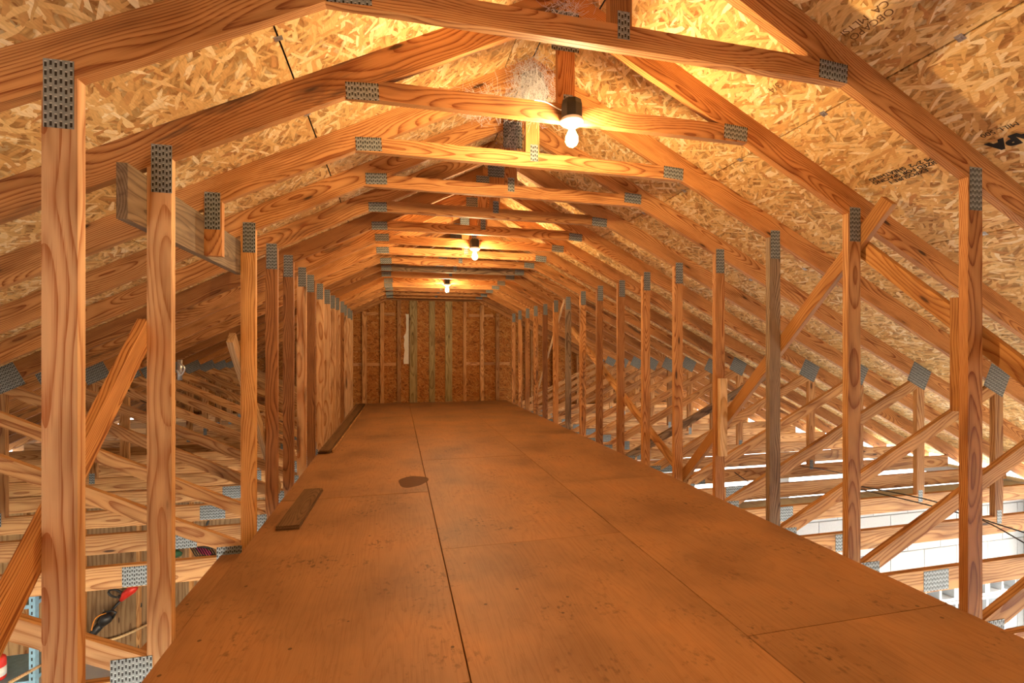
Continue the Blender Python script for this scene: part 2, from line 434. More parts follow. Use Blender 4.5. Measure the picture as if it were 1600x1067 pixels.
# ------------------------------------------------------------------ setting: ground, garage, walls
tag(box('ground', (-60, -60, -CZ - 0.30), (60, 60, -CZ - 0.02), M['ground']), kind='structure')
XL, XR = XC - EAVE, XC + EAVE
tag(box('floor_garage', (XL, YF, -CZ - 0.019), (XR, YB, -CZ), M['concrete']), kind='structure')

def wall_pieces(name, pieces, mat):
    e = tag(empty(name, (0, 0, 0)), kind='structure')
    for nm, a, b, m in pieces: box(nm, a, b, m or mat, e)
    return e

# right side wall: block piers, sill course and a lintel; wide openings let the daylight in
def side_wall(name, x0, x1, bays, ysill, ytop):
    P = []
    ys = [YF - 0.2]
    for a, b in bays: ys += [a, b]
    ys.append(YB + 0.3)
    for i in range(0, len(ys), 2): P.append(('pier', (x0, ys[i], -CZ), (x1, ys[i + 1], ytop), None))
    for a, b in bays:
        if ysill > -CZ + 0.05: P.append(('sill', (x0, a, -CZ), (x1, b, ysill), None))
    P.append(('lintel', (x0, YF - 0.2, ytop), (x1, YB + 0.3, ZC0), None))
    return wall_pieces(name, P, M['block'])
side_wall('wall_right', XR - 0.02, XR + 0.18, [(-2.6, 0.2), (0.6, 3.5), (4.2, 7.3), (7.7, 10.6)], -3.6, -1.62)
side_wall('wall_left', XL - 0.18, XL + 0.02, [(7.6, 10.6)], -2.9, -1.62)
# front gable behind the viewpoint: two garage doors stand open below, sheathing above
def gable_poly(x0, x1, zb, y0, y1, nm, mat, par, ang=0.0):
    """vertical strip of gable sheathing between x0 and x1, cut to the roof slope"""
    pts = [(x0, zb), (x1, zb), (x1, zu(x1 - XC) + RV)]
    if x0 < XC < x1: pts.append((XC, zu(0) + RV))
    pts.append((x0, zu(x0 - XC) + RV))
    return prism(nm, pts, ang, y0, y1, mat, par)
wf = tag(empty('wall_front'), kind='structure')
def fixz(o): o.location.z += CZ; return o
xs = [XL + 1.214 * i for i in range(11)]
for i in range(10):
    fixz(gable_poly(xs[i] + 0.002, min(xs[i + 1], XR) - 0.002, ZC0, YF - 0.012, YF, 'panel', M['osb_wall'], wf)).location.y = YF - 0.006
for a, b in ((XL, XL + 1.6), (XL + 4.6, XL + 5.4), (XR - 3.0, XR)):
    box('pier', (a, YF - 0.2, -CZ), (b, YF - 0.01, ZC0), M['block'], wf)

# rear gable: sheathing sheets, studs and blocking
wbk = tag(empty('wall_back'), kind='structure')
def strip(x0, x1, zb, zt):
    roof = lambda x: zu(x - XC) + RV
    xk = sorted({x0, x1} | {x for x in (XC, XC + 2 * (1.678 + RV - zt), XC - 2 * (1.678 + RV - zt), XC + 2 * (1.678 + RV - zb), XC - 2 * (1.678 + RV - zb)) if x0 < x < x1})
    xk = [x for x in xk if roof(x) >= zb - 1e-6]
    if len(xk) < 2: return
    top = [(x, min(zt, roof(x))) for x in reversed(xk)]
    pts = [(xk[0], zb), (xk[-1], zb)] + [p for p in top if p[1] > zb + 1e-4]
    if len(pts) < 3: return
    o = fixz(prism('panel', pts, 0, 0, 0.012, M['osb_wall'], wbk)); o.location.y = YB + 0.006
for i in range(10):
    x0, x1 = xs[i] + 0.002, min(xs[i + 1], XR) - 0.002
    strip(x0, x1, -1.36, -0.024); strip(x0, x1, -0.02, 1.835)
box('panel', (XL, YB, -CZ), (XR, YB + 0.15, -1.37), M['block'], wbk)
for zz in range(20):
    z0 = -1.37 + zz * 0.17; w = 2 * (1.678 + RV - z0 - 0.0) 
    if z0 > 1.7: break
    w = min(w, 6.3); box('light_stop_board', (XC - w, YB + 0.02, z0), (XC + w, YB + 0.035, min(z0 + 0.175, 1.83)), M['dark_backing'], wbk)  # unseen boards added behind the sheets to close gaps that showed sky
def bx(u):                                      # horizontal position on the rear wall from the photograph
    k = (u - 800) / 752.98; Y = YB - 0.06
    return Y * (math.sin(YAW) + k * math.cos(YAW)) / (math.cos(YAW) - k * math.sin(YAW))
studs = [(566, 573, 'stud'), (594, 600, 'stud'), (620.6, 626.6, 'stud'), (640, 652, 'treated'), (670.6, 679.6, 'treated'), (696, 706.4, 'treated'),
         (724, 728.5, 'stud'), (750, 756, 'stud'), (774.6, 780, 'stud')]
for a, b, m in studs:
    x0, x1 = bx(a), bx(b); xm = max(abs(x0 - XC), abs(x1 - XC))
    box('stud', (x0, YB - 0.089, -1.36), (x1, YB - 0.001, zu(xm)), M[m], wbk)
for k in (-8, -7, -6, -5, -4, -3, 4, 5, 6, 7, 8):       # studs beyond the knee walls
    x = XC + 0.61 * k * 0.98
    if abs(x - XC) < 1.9: continue
    box('stud', (x - 0.019, YB - 0.089, -1.36), (x + 0.019, YB - 0.001, zu(abs(x - XC) + 0.02)), M['stud'], wbk)
def blocking(ua, ub, za, zb): box('blocking', (bx(ua), YB - 0.04, za), (bx(ub), YB - 0.001, zb), M['stud'], wbk)
for a, b in ((552, 566), (573, 594), (600, 619)): blocking(a, b, -0.36, -0.29)
for a, b in ((729, 750), (756, 774.6), (780, 797)): blocking(a, b, -0.36, -0.29)
for a, b in ((573, 591), (600, 617)): blocking(a, b, 0.80, 0.865)
for a, b in ((733, 750), (756, 771)): blocking(a, b, 0.80, 0.865)
# torn white house-wrap paper left of the first green stud
pr = random.Random(3)
pp = [(bx(638.8), -0.32), (bx(638.8), 0.84), (bx(633.5), 0.84)]
for i in range(14):
    z = 0.80 - i * 0.08
    base = 634.5 if z > 0.35 else (631.5 if z > -0.1 else 630.5)
    pp.append((bx(base + pr.uniform(-0.7, 0.9)), z))
pp.append((bx(631), -0.32))
o = fixz(prism('paper', pp, 0, 0, 0.002, M['paper'], wbk)); o.location.y = YB - 0.004
# gable truss members along the rear wall
for sgn in (1, -1):
    o = prism('gable_rafter', [(XC, zu(0)), (XC, zu(0) + RV), (XC + sgn * 6.6, zu(6.6) + RV), (XC + sgn * 6.6, zu(6.6))], -sgn * SL, 0, 0.038, M['pine'], wbk); fixz(o); o.location.y = YB - 0.11
o = prism('gable_tie', [(XC - 1.06, 1.148), (XC + 1.06, 1.148), (XC + 0.88, 1.237), (XC - 0.88, 1.237)], 0, 0, 0.038, M['pine'], wbk); fixz(o); o.location.y = YB - 0.11
box('gable_chord', (XL, YB - 0.13, ZC0), (XR, YB - 0.092, ZC1), M['pine'], wbk)

# ------------------------------------------------------------------ roof sheathing
ce = tag(empty('ceiling', (0, 0, CZ)), kind='structure')
rows = [0.0, 0.18, 1.272, 2.363, 3.455, 4.546, 5.638, 6.62]
def sheet_mesh(name, L, W, t, mat):
    v, f = box_geo(-L / 2, L / 2, -W / 2, W / 2, -t / 2, t / 2)
    me = bpy.data.meshes.new(name); me.from_pydata(v, [], f); me.materials.append(mat); me.update(); return me
panels = {}
cache = {}
for sgn in (1, -1):
    for ri in range(7):
        d0, d1 = rows[ri], rows[ri + 1]
        start = YT(1) + 0.019 - 4.88 - (1.22 if ri % 2 else 0)
        y = start
        while y < YB:
            ya, yb = max(y, YF - 0.1), min(y + 2.44, YB + 0.35); y += 2.44
            if yb - ya < 0.05: continue
            W = (d1 - d0) / math.cos(SL) - 0.008; L = yb - ya - 0.004
            key = (round(L, 3), round(W, 3))
            if key not in cache: cache[key] = sheet_mesh('panel', L, W, 0.011, M['osb'])
            dm = (d0 + d1) / 2; off = 0.0055 * 1.0
            o = bpy.data.objects.new('panel', cache[key]); link(o, ce)
            o.location = (XC + sgn * (dm + off * math.sin(SL)), (ya + yb) / 2, zu(dm) + RV + 0.0005 + off * math.cos(SL))
            # local x along world y, local y up the slope
            ex = Vector((0, 1, 0)); ey = Vector((-sgn * math.cos(SL), 0, math.sin(SL))); ez = ex.cross(ey)
            o.rotation_euler = Matrix((ex, ey, ez)).transposed().to_euler()
            panels[(sgn, ri, round((ya + yb) / 2, 1))] = o
for sgn in (1, -1):
    p = [(0, zu(0) + RV + 0.03), (sgn * 6.66, zu(6.66) + RV + 0.03), (sgn * 6.66, zu(6.66) + RV + 0.05), (0, zu(0) + RV + 0.05)]
    o = prism('light_stop', p, -sgn * SL, 0, YB + 0.35 - YF + 0.1, M['dark_backing'], ce); o.location.x += XC; o.location.y = (YB + 0.35 + YF - 0.1) / 2  # dark layer added above the panels, keeps sun from leaking through the joints
# H-clips in the panel joints, one per bay
clipme = bpy.data.meshes.new('clip'); v1, f1 = box_geo(-0.016, 0.016, -0.013, 0.013, -0.002, 0.0); v2, f2 = box_geo(-0.006, 0.006, -0.006, 0.006, -0.006, -0.002)
clipme.from_pydata(v1 + v2, [], f1 + [tuple(i + 8 for i in q) for q in f2]); clipme.materials.append(M['metal'])
for sgn in (1, -1):
    for d in (1.272, 2.363):
        for n in range(0, 9):
            o = bpy.data.objects.new('clip', clipme); link(o, ce)
            o.location = (XC + sgn * d, YT(n) + 0.019 + 0.305, zu(d) + RV - 0.0005); o.rotation_euler = (0, sgn * SL, 0)

# stamped lettering on the right slope (printed upside down)
def stamp(txt, x, y, size, mat, bold=0.0, rows_gap=0):
    cu = bpy.data.curves.new('stamp', 'FONT'); cu.body = txt; cu.size = size; cu.align_x = 'CENTER'; cu.align_y = 'CENTER'; cu.offset = bold; cu.space_line = 0.9
    o = bpy.data.objects.new('printed_stamp', cu); cu.materials.append(mat); link(o, ce)
    d = x - XC
    ex = Vector((0, 1, 0)); ey = Vector((math.cos(SL), 0, -math.sin(SL))); ez = ex.cross(ey)
    n = Vector((-math.sin(SL), 0, -math.cos(SL)))
    o.rotation_euler = Matrix((ex, ey, ez)).transposed().to_euler()
    o.location = Vector((x, y, zu(d) + RV)) + n * 0.0012
    return o
stamp('OBCAPO\nCA  MLTSI', 1.845, 1.56, 0.044, M['ink_brown'])
stamp('3/4', 1.85, 2.055, 0.055, M['ink_brown'])
stamp('MILL 500', 2.565, 1.56, 0.036, M['ink'])
stamp('APA', 2.64, 1.56, 0.085, M['ink'], 0.006)
stamp('EXPOSURE 1\nSIZED FOR SPACING\nPS 2-92  SHEATHING', 2.615, 2.01, 0.036, M['ink'], 0.001)

# ------------------------------------------------------------------ the loft deck
fl = tag(empty('floor', (0, 0, CZ + ZD)), kind='structure')
DX = [-0.915, 0.263, 1.449, 2.572]
joints = [(1.755, 4.195), (0.52, 2.96), (1.76, 4.20)]
for c in range(3):
    y = joints[c][0] - 4.88
    while y < YB - 0.1:
        ya, yb = max(y, YF + 0.02), min(y + 2.44, YB - 0.092); y += 2.44
        if yb - ya < 0.05: continue
        L, W = yb - ya - 0.004, DX[c + 1] - DX[c] - 0.005
        v, f = bevel_box_geo(-L / 2, L / 2, -W / 2, W / 2, -0.009, 0.009, 0.0015)
        o = mesh_obj('sheet', v, f, M['deck'], fl, ((DX[c] + DX[c + 1]) / 2, (ya + yb) / 2, -0.009 - RND.uniform(0, 0.0015)), (0, 0, math.pi / 2))
for x in (-0.88, -0.3, 0.263, 0.85, 1.449, 2.0, 2.53):
    L = YB - 0.15 - YF
    v, f = box_geo(-L / 2, L / 2, -0.019, 0.019, -0.061, 0.061)
    mesh_obj('sleeper', v, f, M['stud'], fl, (x, (YB - 0.15 + YF) / 2, -0.0795), (0, 0, math.pi / 2))
# dark damp stain on the deck
sp = []
for k in range(40):
    a = 2 * math.pi * k / 40
    r = 1 + 0.10 * math.sin(2 * a + 0.6) + 0.07 * math.sin(3 * a + 1.0) + 0.04 * math.sin(5 * a)
    sp.append((0.140 + 0.128 * r * math.cos(a), 4.555 + 0.20 * r * math.sin(a), 0.0006))
mesh_obj('stain', sp, [tuple(range(40))], M['stain'], fl, (0, 0, 0))
# lower ledge of sheathing beside the stair opening
box('ledge', (-1.12, 2.42, ZC1 + 0.001), (-0.90, 3.50, ZC1 + 0.016), M['deck'], fl).location.z -= CZ + ZD

# ------------------------------------------------------------------ trusses
BASE = ZC0
def truss_proto(cut=False):
    e = empty('roof_truss')
    def P(nm, poly, ang, mat, y0=0.0, y1=T): return prism(nm, [(x, z - BASE) for x, z in poly], ang, y0, y1, mat, e)
    def G(x, z, w, h, ang=0.0):                     # toothed gusset plate on the front face
        v, f = box_geo(-w / 2, w / 2, -0.001, 0.001, -h / 2, h / 2)
        return mesh_obj('gusset_plate', v, f, M['plate'], e, (x, -0.0012, z - BASE), (0, -ang, 0))
    for s in (1, -1):
        P('top_chord', [(0, zu(0)), (0, zu(0) + RV), (s * 6.6, zu(6.6) + RV), (s * 6.6, zu(6.6))], -s * SL, M['pine'])
    P('collar_tie', [(-1.06, 1.148), (1.06, 1.148), (0.882, 1.237), (-0.882, 1.237)], 0, M['pine'])
    P('king_post', [(-0.0445, 1.237), (0.0445, 1.237), (0.0445, zu(0.0445)), (0, zu(0)), (-0.0445, zu(0.0445))], math.pi / 2, M['pine'])
    for s in (1, -1):
        if cut and s < 0:
            P('post', [(s * IN, 0.51), (s * OUT, 0.51), (s * OUT, zu(OUT)), (s * IN, zu(IN))], math.pi / 2, M['pine'])
            P('bottom_chord', [(-EAVE, ZC0), (-4.0, ZC0), (-4.0, ZC1), (-EAVE, ZC1)], 0, M['pine_web'])
        else:
            P('post', [(s * IN, ZC1), (s * OUT, ZC1), (s * OUT, zu(OUT)), (s * IN, zu(IN))], math.pi / 2, M['pine'])
            P('web', [(s * OUT, -1.355), (s * OUT, -1.275), (s * 3.893, -0.268), (s * 3.993, -0.318), (s * 1.877, -1.355)], s * math.atan(0.49), M['pine_web'])
            G(s * 1.90, -1.345, 0.15, 0.14)
            G(s * 2.42, -1.425, 0.20, 0.125)
        P('vertical_web', [(s * 3.91, ZC1), (s * 3.91, -0.359), (s * 3.993, -0.318), (s * 3.999, -0.3215), (s * 3.999, ZC1)], math.pi / 2, M['pine_web'])
        G(s * (IN + 0.046), 0.752, 0.076, 0.20)
        G(s * 0.985, 1.192, 0.145, 0.078, s * -0.06)
        G(s * 3.93, -0.245, 0.23, 0.20, -s * SL)
        G(s * 3.955, -1.36, 0.05, 0.11)
    G(0, 1.62, 0.145, 0.20)
    G(0.01, 1.235, 0.050, 0.105)
    x0 = -4.0 if False else -EAVE
    if cut: P('bottom_chord', [(-1.95, ZC0), (EAVE, ZC0), (EAVE, ZC1), (-1.95, ZC1)], 0, M['pine_web'])
    else: P('bottom_chord', [(-EAVE, ZC0), (EAVE, ZC0), (EAVE, ZC1), (-EAVE, ZC1)], 0, M['pine_web'])
    return e
def copy_tree(o, parent=None):
    c = o.copy(); COL.objects.link(c); c.parent = parent
    for ch in list(o.children): copy_tree(ch, c)
    return c
ORD = ['', 'first', 'second', 'third', 'fourth', 'fifth', 'sixth', 'seventh', 'eighth', 'ninth', 'tenth', 'eleventh', 'twelfth', 'thirteenth', 'fourteenth', 'fifteenth', 'sixteenth']
LBL = {1: 'nearest pine roof truss, its left post filling the left edge of the view',
       2: 'second pine roof truss from the viewer, with the nearest lit bulb on its tie',
       3: 'third pine roof truss from the viewer, its left post sawn off short',
       4: 'fourth pine roof truss from the viewer, where the left header board ends',
       7: 'seventh pine roof truss from the viewer, carrying the middle bulb',
       12: 'twelfth pine roof truss from the viewer, carrying the farthest bulb',
       16: 'farthest pine roof truss, right in front of the rear gable wall'}
POSTS = {(1, True): 'pine_bold', (2, True): 'pine_pale', (4, True): 'pine_orange', (5, True): 'pine_dark', (6, True): 'pine_dark', (8, True): 'pine_dark', (3, False): 'pine_mould', (10, False): 'pine_mould', (13, True): 'pine_dark', (2, False): 'pine_web', (12, False): 'pine_dark'}
proto = truss_proto(); proto_cut = truss_proto(True)
first = True
jr = random.Random(11)
for n in [1, 2, 4, 5, 6, 7, 8, 9, 10, 11, 12, 13, 14, 15, 16, 0, -1, -2, -3, 3]:
    if n == 3: t = proto_cut
    elif first: t = proto; first = False
    else: t = copy_tree(proto)
    t.location = (XC + (0 if n < 2 else jr.uniform(-0.004, 0.004)), YT(n), CZ + BASE)
    for ch in t.children:                            # plates are never pressed on quite straight
        if ch.name.startswith('gusset_plate') and n != 1 and n != 3:
            ch.location.x += jr.uniform(-0.012, 0.012); ch.location.z += jr.uniform(-0.018, 0.018)
    for ch in t.children:
        nm = ch.name.split('.')[0]; left = ch.location.x < 0
        mm = POSTS.get((n, left)) if nm == 'post' else ('pine_pale' if nm == 'web' and n == 2 and left else ('pine_mould' if (nm == 'web' and n == 7 and not left) or (nm == 'collar_tie' and n == 10) else None))
        if mm: ch.material_slots[0].link = 'OBJECT'; ch.material_slots[0].material = M[mm]
    lab = LBL.get(n, (ORD[n] + ' pine roof truss counted from the viewer') if n > 0 else 'pine roof truss behind the viewpoint, %s one back' % ['nearest', 'second', 'third', 'fourth'][-n])
    tag(t, lab, 'roof truss', 'pine attic trusses standing in a row' if n > 0 else 'trusses behind the viewpoint')

# ------------------------------------------------------------------ braces, header, scabs
def board(name, p0, p1, w, t, mat, label, cat='brace', group=None):
    o = beam(name, p0, p1, w, t, M[mat]); return tag(o, label, cat, group)
PXl = XC - OUT - 0.020; PXr = XC + OUT + 0.020
G_ = 'diagonal braces nailed along the knee walls'
board('diagonal_brace', (PXl, 2.335, 0.10), (PXl, 1.24, -1.06), 0.089, 0.038, 'pine', 'diagonal brace between the two nearest left posts, sloping down towards the viewer', 'brace', G_)
board('diagonal_brace', (PXl, 3.40, 0.08), (PXl, 4.66, -1.24), 0.089, 0.038, 'pine_raw', 'pale diagonal brace behind the fourth left post, sloping down away from the viewer', 'brace', G_)
board('diagonal_brace', (PXr, 2.14, 0.84), (PXr, 4.17, -1.25), 0.089, 0.038, 'pine_orange', 'long diagonal brace on the right whose sawn end sticks up past the second post', 'brace', G_)
board('diagonal_brace', (PXr + 0.040, 2.34, 0.62), (PXr + 0.040, 1.02, -0.60), 0.089, 0.038, 'pine_orange', 'orange brace at the right edge dropping from the second post towards the viewer', 'brace', G_)
board('diagonal_brace', (PXr + 0.040, 7.30, 0.34), (PXr + 0.040, 4.10, -1.27), 0.089, 0.038, 'pine_web', 'diagonal brace on the right rising from the fifth post away to the far posts', 'brace', G_)
board('lath', (PXr + 0.005, 7.55, 0.84), (PXr + 0.005, 9.20, -0.86), 0.05, 0.02, 'pine_raw', 'thin pale splintered lath leaning behind the far right posts', 'lath')
tag(box('header_board', (XC - OUT - 0.039, 2.15, 0.505), (XC - OUT - 0.001, 3.56, 0.722), M['pine_shaded']), 'short grey-brown header board holding up the sawn-off third left post', 'header')
tag(box('scab_block', (XC + IN, YT(1) + T + 0.001, -0.29), (XC + OUT, YT(1) + 2 * T, 0.25), M['pine_orange']), 'orange wooden block nailed behind the nearest right post', 'wood block')
tag(box('scab_block', (XC + IN + 0.022, YT(4) - T - 0.001, -0.88), (XC + OUT - 0.001, YT(4) - 0.003, -0.235), M['pine_raw']), 'pale wooden block nailed to the front of the fourth right post', 'wood block')

# ------------------------------------------------------------------ lamps
def lamp(n, label, x=0.0, bm='bulb'):
    e = empty('ceiling_lamp', (XC + 0.008 + x, YT(n) - 0.056, CZ + 1.0))
    tag(e, label, 'lamp', 'bare bulbs along the collar ties')
    lathe('junction_box', [(0.048, 0.135), (0.054, 0.14), (0.054, 0.20), (0.047, 0.225), (0.0, 0.226)], M['black'], e, n=8, smooth=False)
    lathe('lamp_holder', [(0.0, 0.098), (0.026, 0.098), (0.034, 0.104), (0.057, 0.117), (0.059, 0.126), (0.053, 0.136), (0.0, 0.137)], M['porcelain'], e)
    lathe('bulb', [(0.0, 0.0), (0.012, 0.002), (0.024, 0.012), (0.031, 0.030), (0.030, 0.046), (0.022, 0.066), (0.014, 0.082), (0.013, 0.098)], M[bm], e)
    return e
lamp(2, 'nearest lit bare bulb in a porcelain holder, on the second collar tie')
lamp(7, 'middle lit bare bulb, further along the row of collar ties')
lamp(12, 'farthest and smallest lit bare bulb, near the rear gable wall')
lamp(-3, 'lit bare bulb on a tie behind the viewpoint, out of the picture', bm='bulb_small')
YL2 = YT(2)
tag(tube('lamp_cable', spline([(0.66, YL2 - 0.006, 1.235), (0.72, YL2 - 0.012, 1.228), (0.79, YL2 - 0.02, 1.195), (0.80, YL2 - 0.05, 1.19)]), 0.0035, M['white']), 'short white cable running to the nearest bulb holder', 'cable')

# ------------------------------------------------------------------ cobwebs and nest at the third truss peak
def cobweb(name, centre, ext, n, seed, label, xlim=(-9, 9)):
    rr = random.Random(seed); c = Vector(centre) + Vector((0, 0, CZ)); V = []; F = []
    e = empty(name, c); tag(e, label, 'cobweb')
    def lim(p):
        w = p + c; x = min(max(w.x, xlim[0]), xlim[1])
        return Vector((x, w.y, min(w.z, CZ + zu(x - XC) + RV - 0.03))) - c
    for i in range(n):
        a = Vector([rr.gauss(0, 1) * ext[k] * 0.45 for k in range(3)]); b = a + Vector([rr.gauss(0, 1) * ext[k] * 0.38 for k in range(3)])
        m = (a + b) / 2 + Vector((rr.gauss(0, 0.01), rr.gauss(0, 0.01), -abs(rr.gauss(0, 0.02))))
        a, m, b = lim(a), lim(m), lim(b)
        if (a - b).length < 0.02: continue
        v, f = tube_geo([a, m, b], rr.uniform(0.0003, 0.0010), 3)
        F += [tuple(k + len(V) for k in q) for q in f]; V += v
    tag(mesh_obj('threads', V, F, M['web'], e), kind='stuff')
    return e
YP = YT(3)
cw = cobweb('cobweb', (0.80, YP - 0.06, 1.60), (0.14, 0.09, 0.17), 1100, 5, 'thick white cobweb hanging from the third truss peak beside the nearest bulb', (0.63, 9))
# dusty nest mass over the peak plate
nr = random.Random(4)
V = []; F = []
nu, nv = 18, 14
for i in range(nv + 1):
    ph = math.pi * i / nv
    for k in range(nu):
        th = 2 * math.pi * k / nu
        r = 1 + nr.uniform(-0.14, 0.14)
        V.append((0.075 * r * math.sin(ph) * math.cos(th), 0.05 * r * math.sin(ph) * math.sin(th), 0.13 * r * math.cos(ph)))
for i in range(nv):
    for k in range(nu):
        F.append((i * nu + k, i * nu + (k + 1) % nu, (i + 1) * nu + (k + 1) % nu, (i + 1) * nu + k))
mesh_obj('dust_clump', V, F, M['webdust'], cw, (0.035, 0.035, 0.0), smooth=True)
cobweb('cobweb', (0.52, YP - 0.02, 1.50), (0.16, 0.07, 0.10), 260, 9, 'loose cobweb strands left of the thick white web, under the roof panels', (-9, 0.615))
cobweb('cobweb', (0.80, YT(2) - 0.02, 1.70), (0.10, 0.05, 0.09), 130, 12, 'cobweb over the peak plate of the second truss at the top edge')
cobweb('cobweb', (0.83, YT(4) - 0.02, 1.55), (0.09, 0.05, 0.15), 150, 15, 'grey cobweb over the peak plate of the fourth truss')

# ------------------------------------------------------------------ boards lying on the deck
def deck_board(x, ya, yb, w, t, z, mat, label, group, skew=0.0, parent=None):
    o = beam('loose_board', (x, ya, ZD + z + t / 2), (x + skew, yb, ZD + z + t / 2), w, t, M[mat], up=Vector((0, 0, 1)))
    return tag(o, label, 'board', group)
g1 = 'boards stacked along the left posts'
deck_board(-0.835, 6.02, 11.10, 0.14, 0.022, 0.002, 'plank', 'lowest and widest of the long boards stacked along the left posts', g1, 0.075)
deck_board(-0.828, 5.98, 11.05, 0.115, 0.020, 0.025, 'plank', 'top board of the long stack lying along the left posts', g1, 0.075)
deck_board(-0.742, 6.05, 11.0, 0.022, 0.030, 0.002, 'pine_web', 'narrow strip lying on the deck beside the long stack', g1, 0.085)
g2 = 'short boards near the left deck edge'
deck_board(-0.722, 3.52, 4.43, 0.150, 0.011, 0.001, 'plank', 'lower of the two short dark boards on the deck near the left edge', g2, 0.025)
deck_board(-0.726, 3.54, 4.44, 0.146, 0.010, 0.0125, 'plank', 'upper of the two short dark boards on the deck near the left edge', g2, 0.022)

# ------------------------------------------------------------------ partition of painted blocks on the right, below the chords
pb = tag(empty('wall_partition', (0, 0, CZ)), kind='structure')
YPB = 3.95; bw, bh = 0.45, 0.20
cache = {}
def blk(w, h, d, hollow):
    k = (round(w, 3), hollow)
    if k in cache: return cache[k]
    if not hollow: v, f = bevel_box_geo(-w / 2, w / 2, 0, d, -h / 2, h / 2, 0.004)
    else:
        v = []; f = []
        wt = 0.03; cells = 2; cwid = (w - wt * 3) / 2
        def add(a):
            q, g = box_geo(*a); n0 = len(v); v.extend(q); f.extend([tuple(i + n0 for i in t) for t in g])
        add((-w / 2, w / 2, 0, d, -h / 2, -h / 2 + wt)); add((-w / 2, w / 2, 0, d, h / 2 - wt, h / 2))
        for i in range(3):
            x = -w / 2 + i * (cwid + wt); add((x, x + wt, 0, d, -h / 2 + wt, h / 2 - wt))
    me = bpy.data.meshes.new('block'); me.from_pydata(v, [], f); me.materials.append(M['block']); me.update(); cache[k] = me; return me
zt = ZC0 - 0.01
row = 0
z = zt
while z > -3.9:
    hollow = row in (4, 5, 6)
    x = 2.95 - (bw / 2 if row % 2 else 0)
    while x < XR - 0.05:
        a, b = max(x, 2.95), min(x + bw, XR - 0.03); x += bw
        if b - a < 0.06: continue
        o = bpy.data.objects.new('block', blk(b - a - 0.008, bh - 0.008, 0.19, hollow and b - a > 0.4)); link(o, pb)
        o.location = ((a + b) / 2, YPB, z - bh / 2)
    z -= bh; row += 1
box('mortar', (2.95, YPB + 0.008, -3.95), (XR - 0.03, YPB + 0.18, zt - 7 * bh - 0.006), M['joint'], pb).location.z -= CZ
box('mortar', (2.95, YPB + 0.008, zt - 4 * bh), (XR - 0.03, YPB + 0.18, zt - 0.014), M['joint'], pb).location.z -= CZ

# ------------------------------------------------------------------ plywood workshop wall on the left with tools
pw = tag(empty('wall_workshop', (0, 0, CZ)), kind='structure')
YW = 7.3
x = XL + 0.03; i = 0
while x < -0.9:
    b = min(x + 1.22, -0.9)
    box('panel', (x + 0.002, YW, -CZ), (b - 0.002, YW + 0.012, ZC0 - 0.005), M['ply_wall'], pw).location.z -= CZ
    x += 1.22
x = XL + 0.1
while x < -0.9:
    box('stud', (x, YW - 0.05, -CZ + 0.04), (x + 0.038, YW - 0.0005, ZC0 - 0.045), M['stud'], pw).location.z -= CZ
    x += 0.61
box('bottom_plate', (XL + 0.03, YW - 0.05, -CZ), (-0.9, YW - 0.0005, -CZ + 0.04), M['stud'], pw).location.z -= CZ
box('top_plate', (XL + 0.03, YW - 0.05, ZC0 - 0.045), (-0.9, YW - 0.0005, ZC0 - 0.005), M['stud'], pw).location.z -= CZ

def at(u, v, Y):
    k = (u - 800) / 752.98; s, c = math.sin(YAW), math.cos(YAW)
    X = Y * (s + k * c) / (c - k * s); D = X * s + Y * c
    return (X, Y, (547 - v) * D / 752.98)
def atz(u, v, Z):
    s, c = math.sin(YAW), math.cos(YAW); D = 752.98 * Z / (547 - v); xr = (u - 800) / 752.98 * D
    return (xr * c + D * s, D * c - xr * s, Z)
def blob(name, pts, r, mat, parent, n=10):
    return tube(name, pts, r, mat, parent, n)
# string trimmer hanging on the workshop wall
YTn = YW - 0.12
o0 = Vector(at(205, 922, YTn))
tr = empty('string_trimmer', (0, 0, CZ)); tag(tr, 'red and black string trimmer hanging on the plywood wall', 'trimmer')
def tt(nm, pts, r, mat, n=8): o = tube(nm, [at(*p) for p in pts], r, M[mat], tr, n, rel=False); return o
tt('shaft', [(192, 934, YTn), (132, 1000, YTn), (118, 1016, YTn)], 0.016, 'black')
tt('motor_body', [(189, 938, YTn), (196, 929, YTn), (207, 920, YTn), (213, 917, YTn)], [0.025, 0.05, 0.058, 0.035], 'red', 12)
ring = []
for k in range(17):
    a = 2 * math.pi * k / 16
    ring.append((180 + 10 * math.cos(a) + 3 * math.sin(a), 927 + 6 * math.sin(a), YTn))
tt('loop_handle', ring, 0.014, 'black')
tt('grip', [(184, 931, YTn), (193, 935, YTn)], 0.02, 'black')
YC = YW - 0.012
pg = empty('power_cord', (0, 0, CZ)); tag(pg, 'thin black power cord with a plug dangling beside the trimmer', 'cord')
tube('cord', [at(*p) for p in ((219, 900, YC), (219, 914, YC), (218, 928, YC), (220, 942, YC))], 0.005, M['black'], pg, 6, rel=False)
tube('plug', [at(*p) for p in ((220, 942, YC), (219, 947, YC), (218, 950, YC))], [0.012, 0.022, 0.014], M['black'], pg, 8, rel=False)
bl = empty('leaf_blower', (0, 0, CZ)); tag(bl, 'black garden blower leaning below the trimmer', 'blower')
YBl = YTn - 0.17
tube('nozzle', [at(*p) for p in ((128, 1004, YBl), (145, 990, YBl), (160, 972, YBl))], [0.04, 0.045, 0.05], M['black'], bl, 10, rel=False)
tube('body', [at(*p) for p in ((156, 978, YBl), (166, 966, YBl), (174, 961, YBl))], [0.04, 0.075, 0.04], M['black'], bl, 10, rel=False)
tube('handle', [at(*p) for p in ((152, 970, YBl), (162, 957, YBl), (175, 954, YBl), (181, 957, YBl), (176, 966, YBl))], 0.014, M['black'], bl, 8, rel=False)
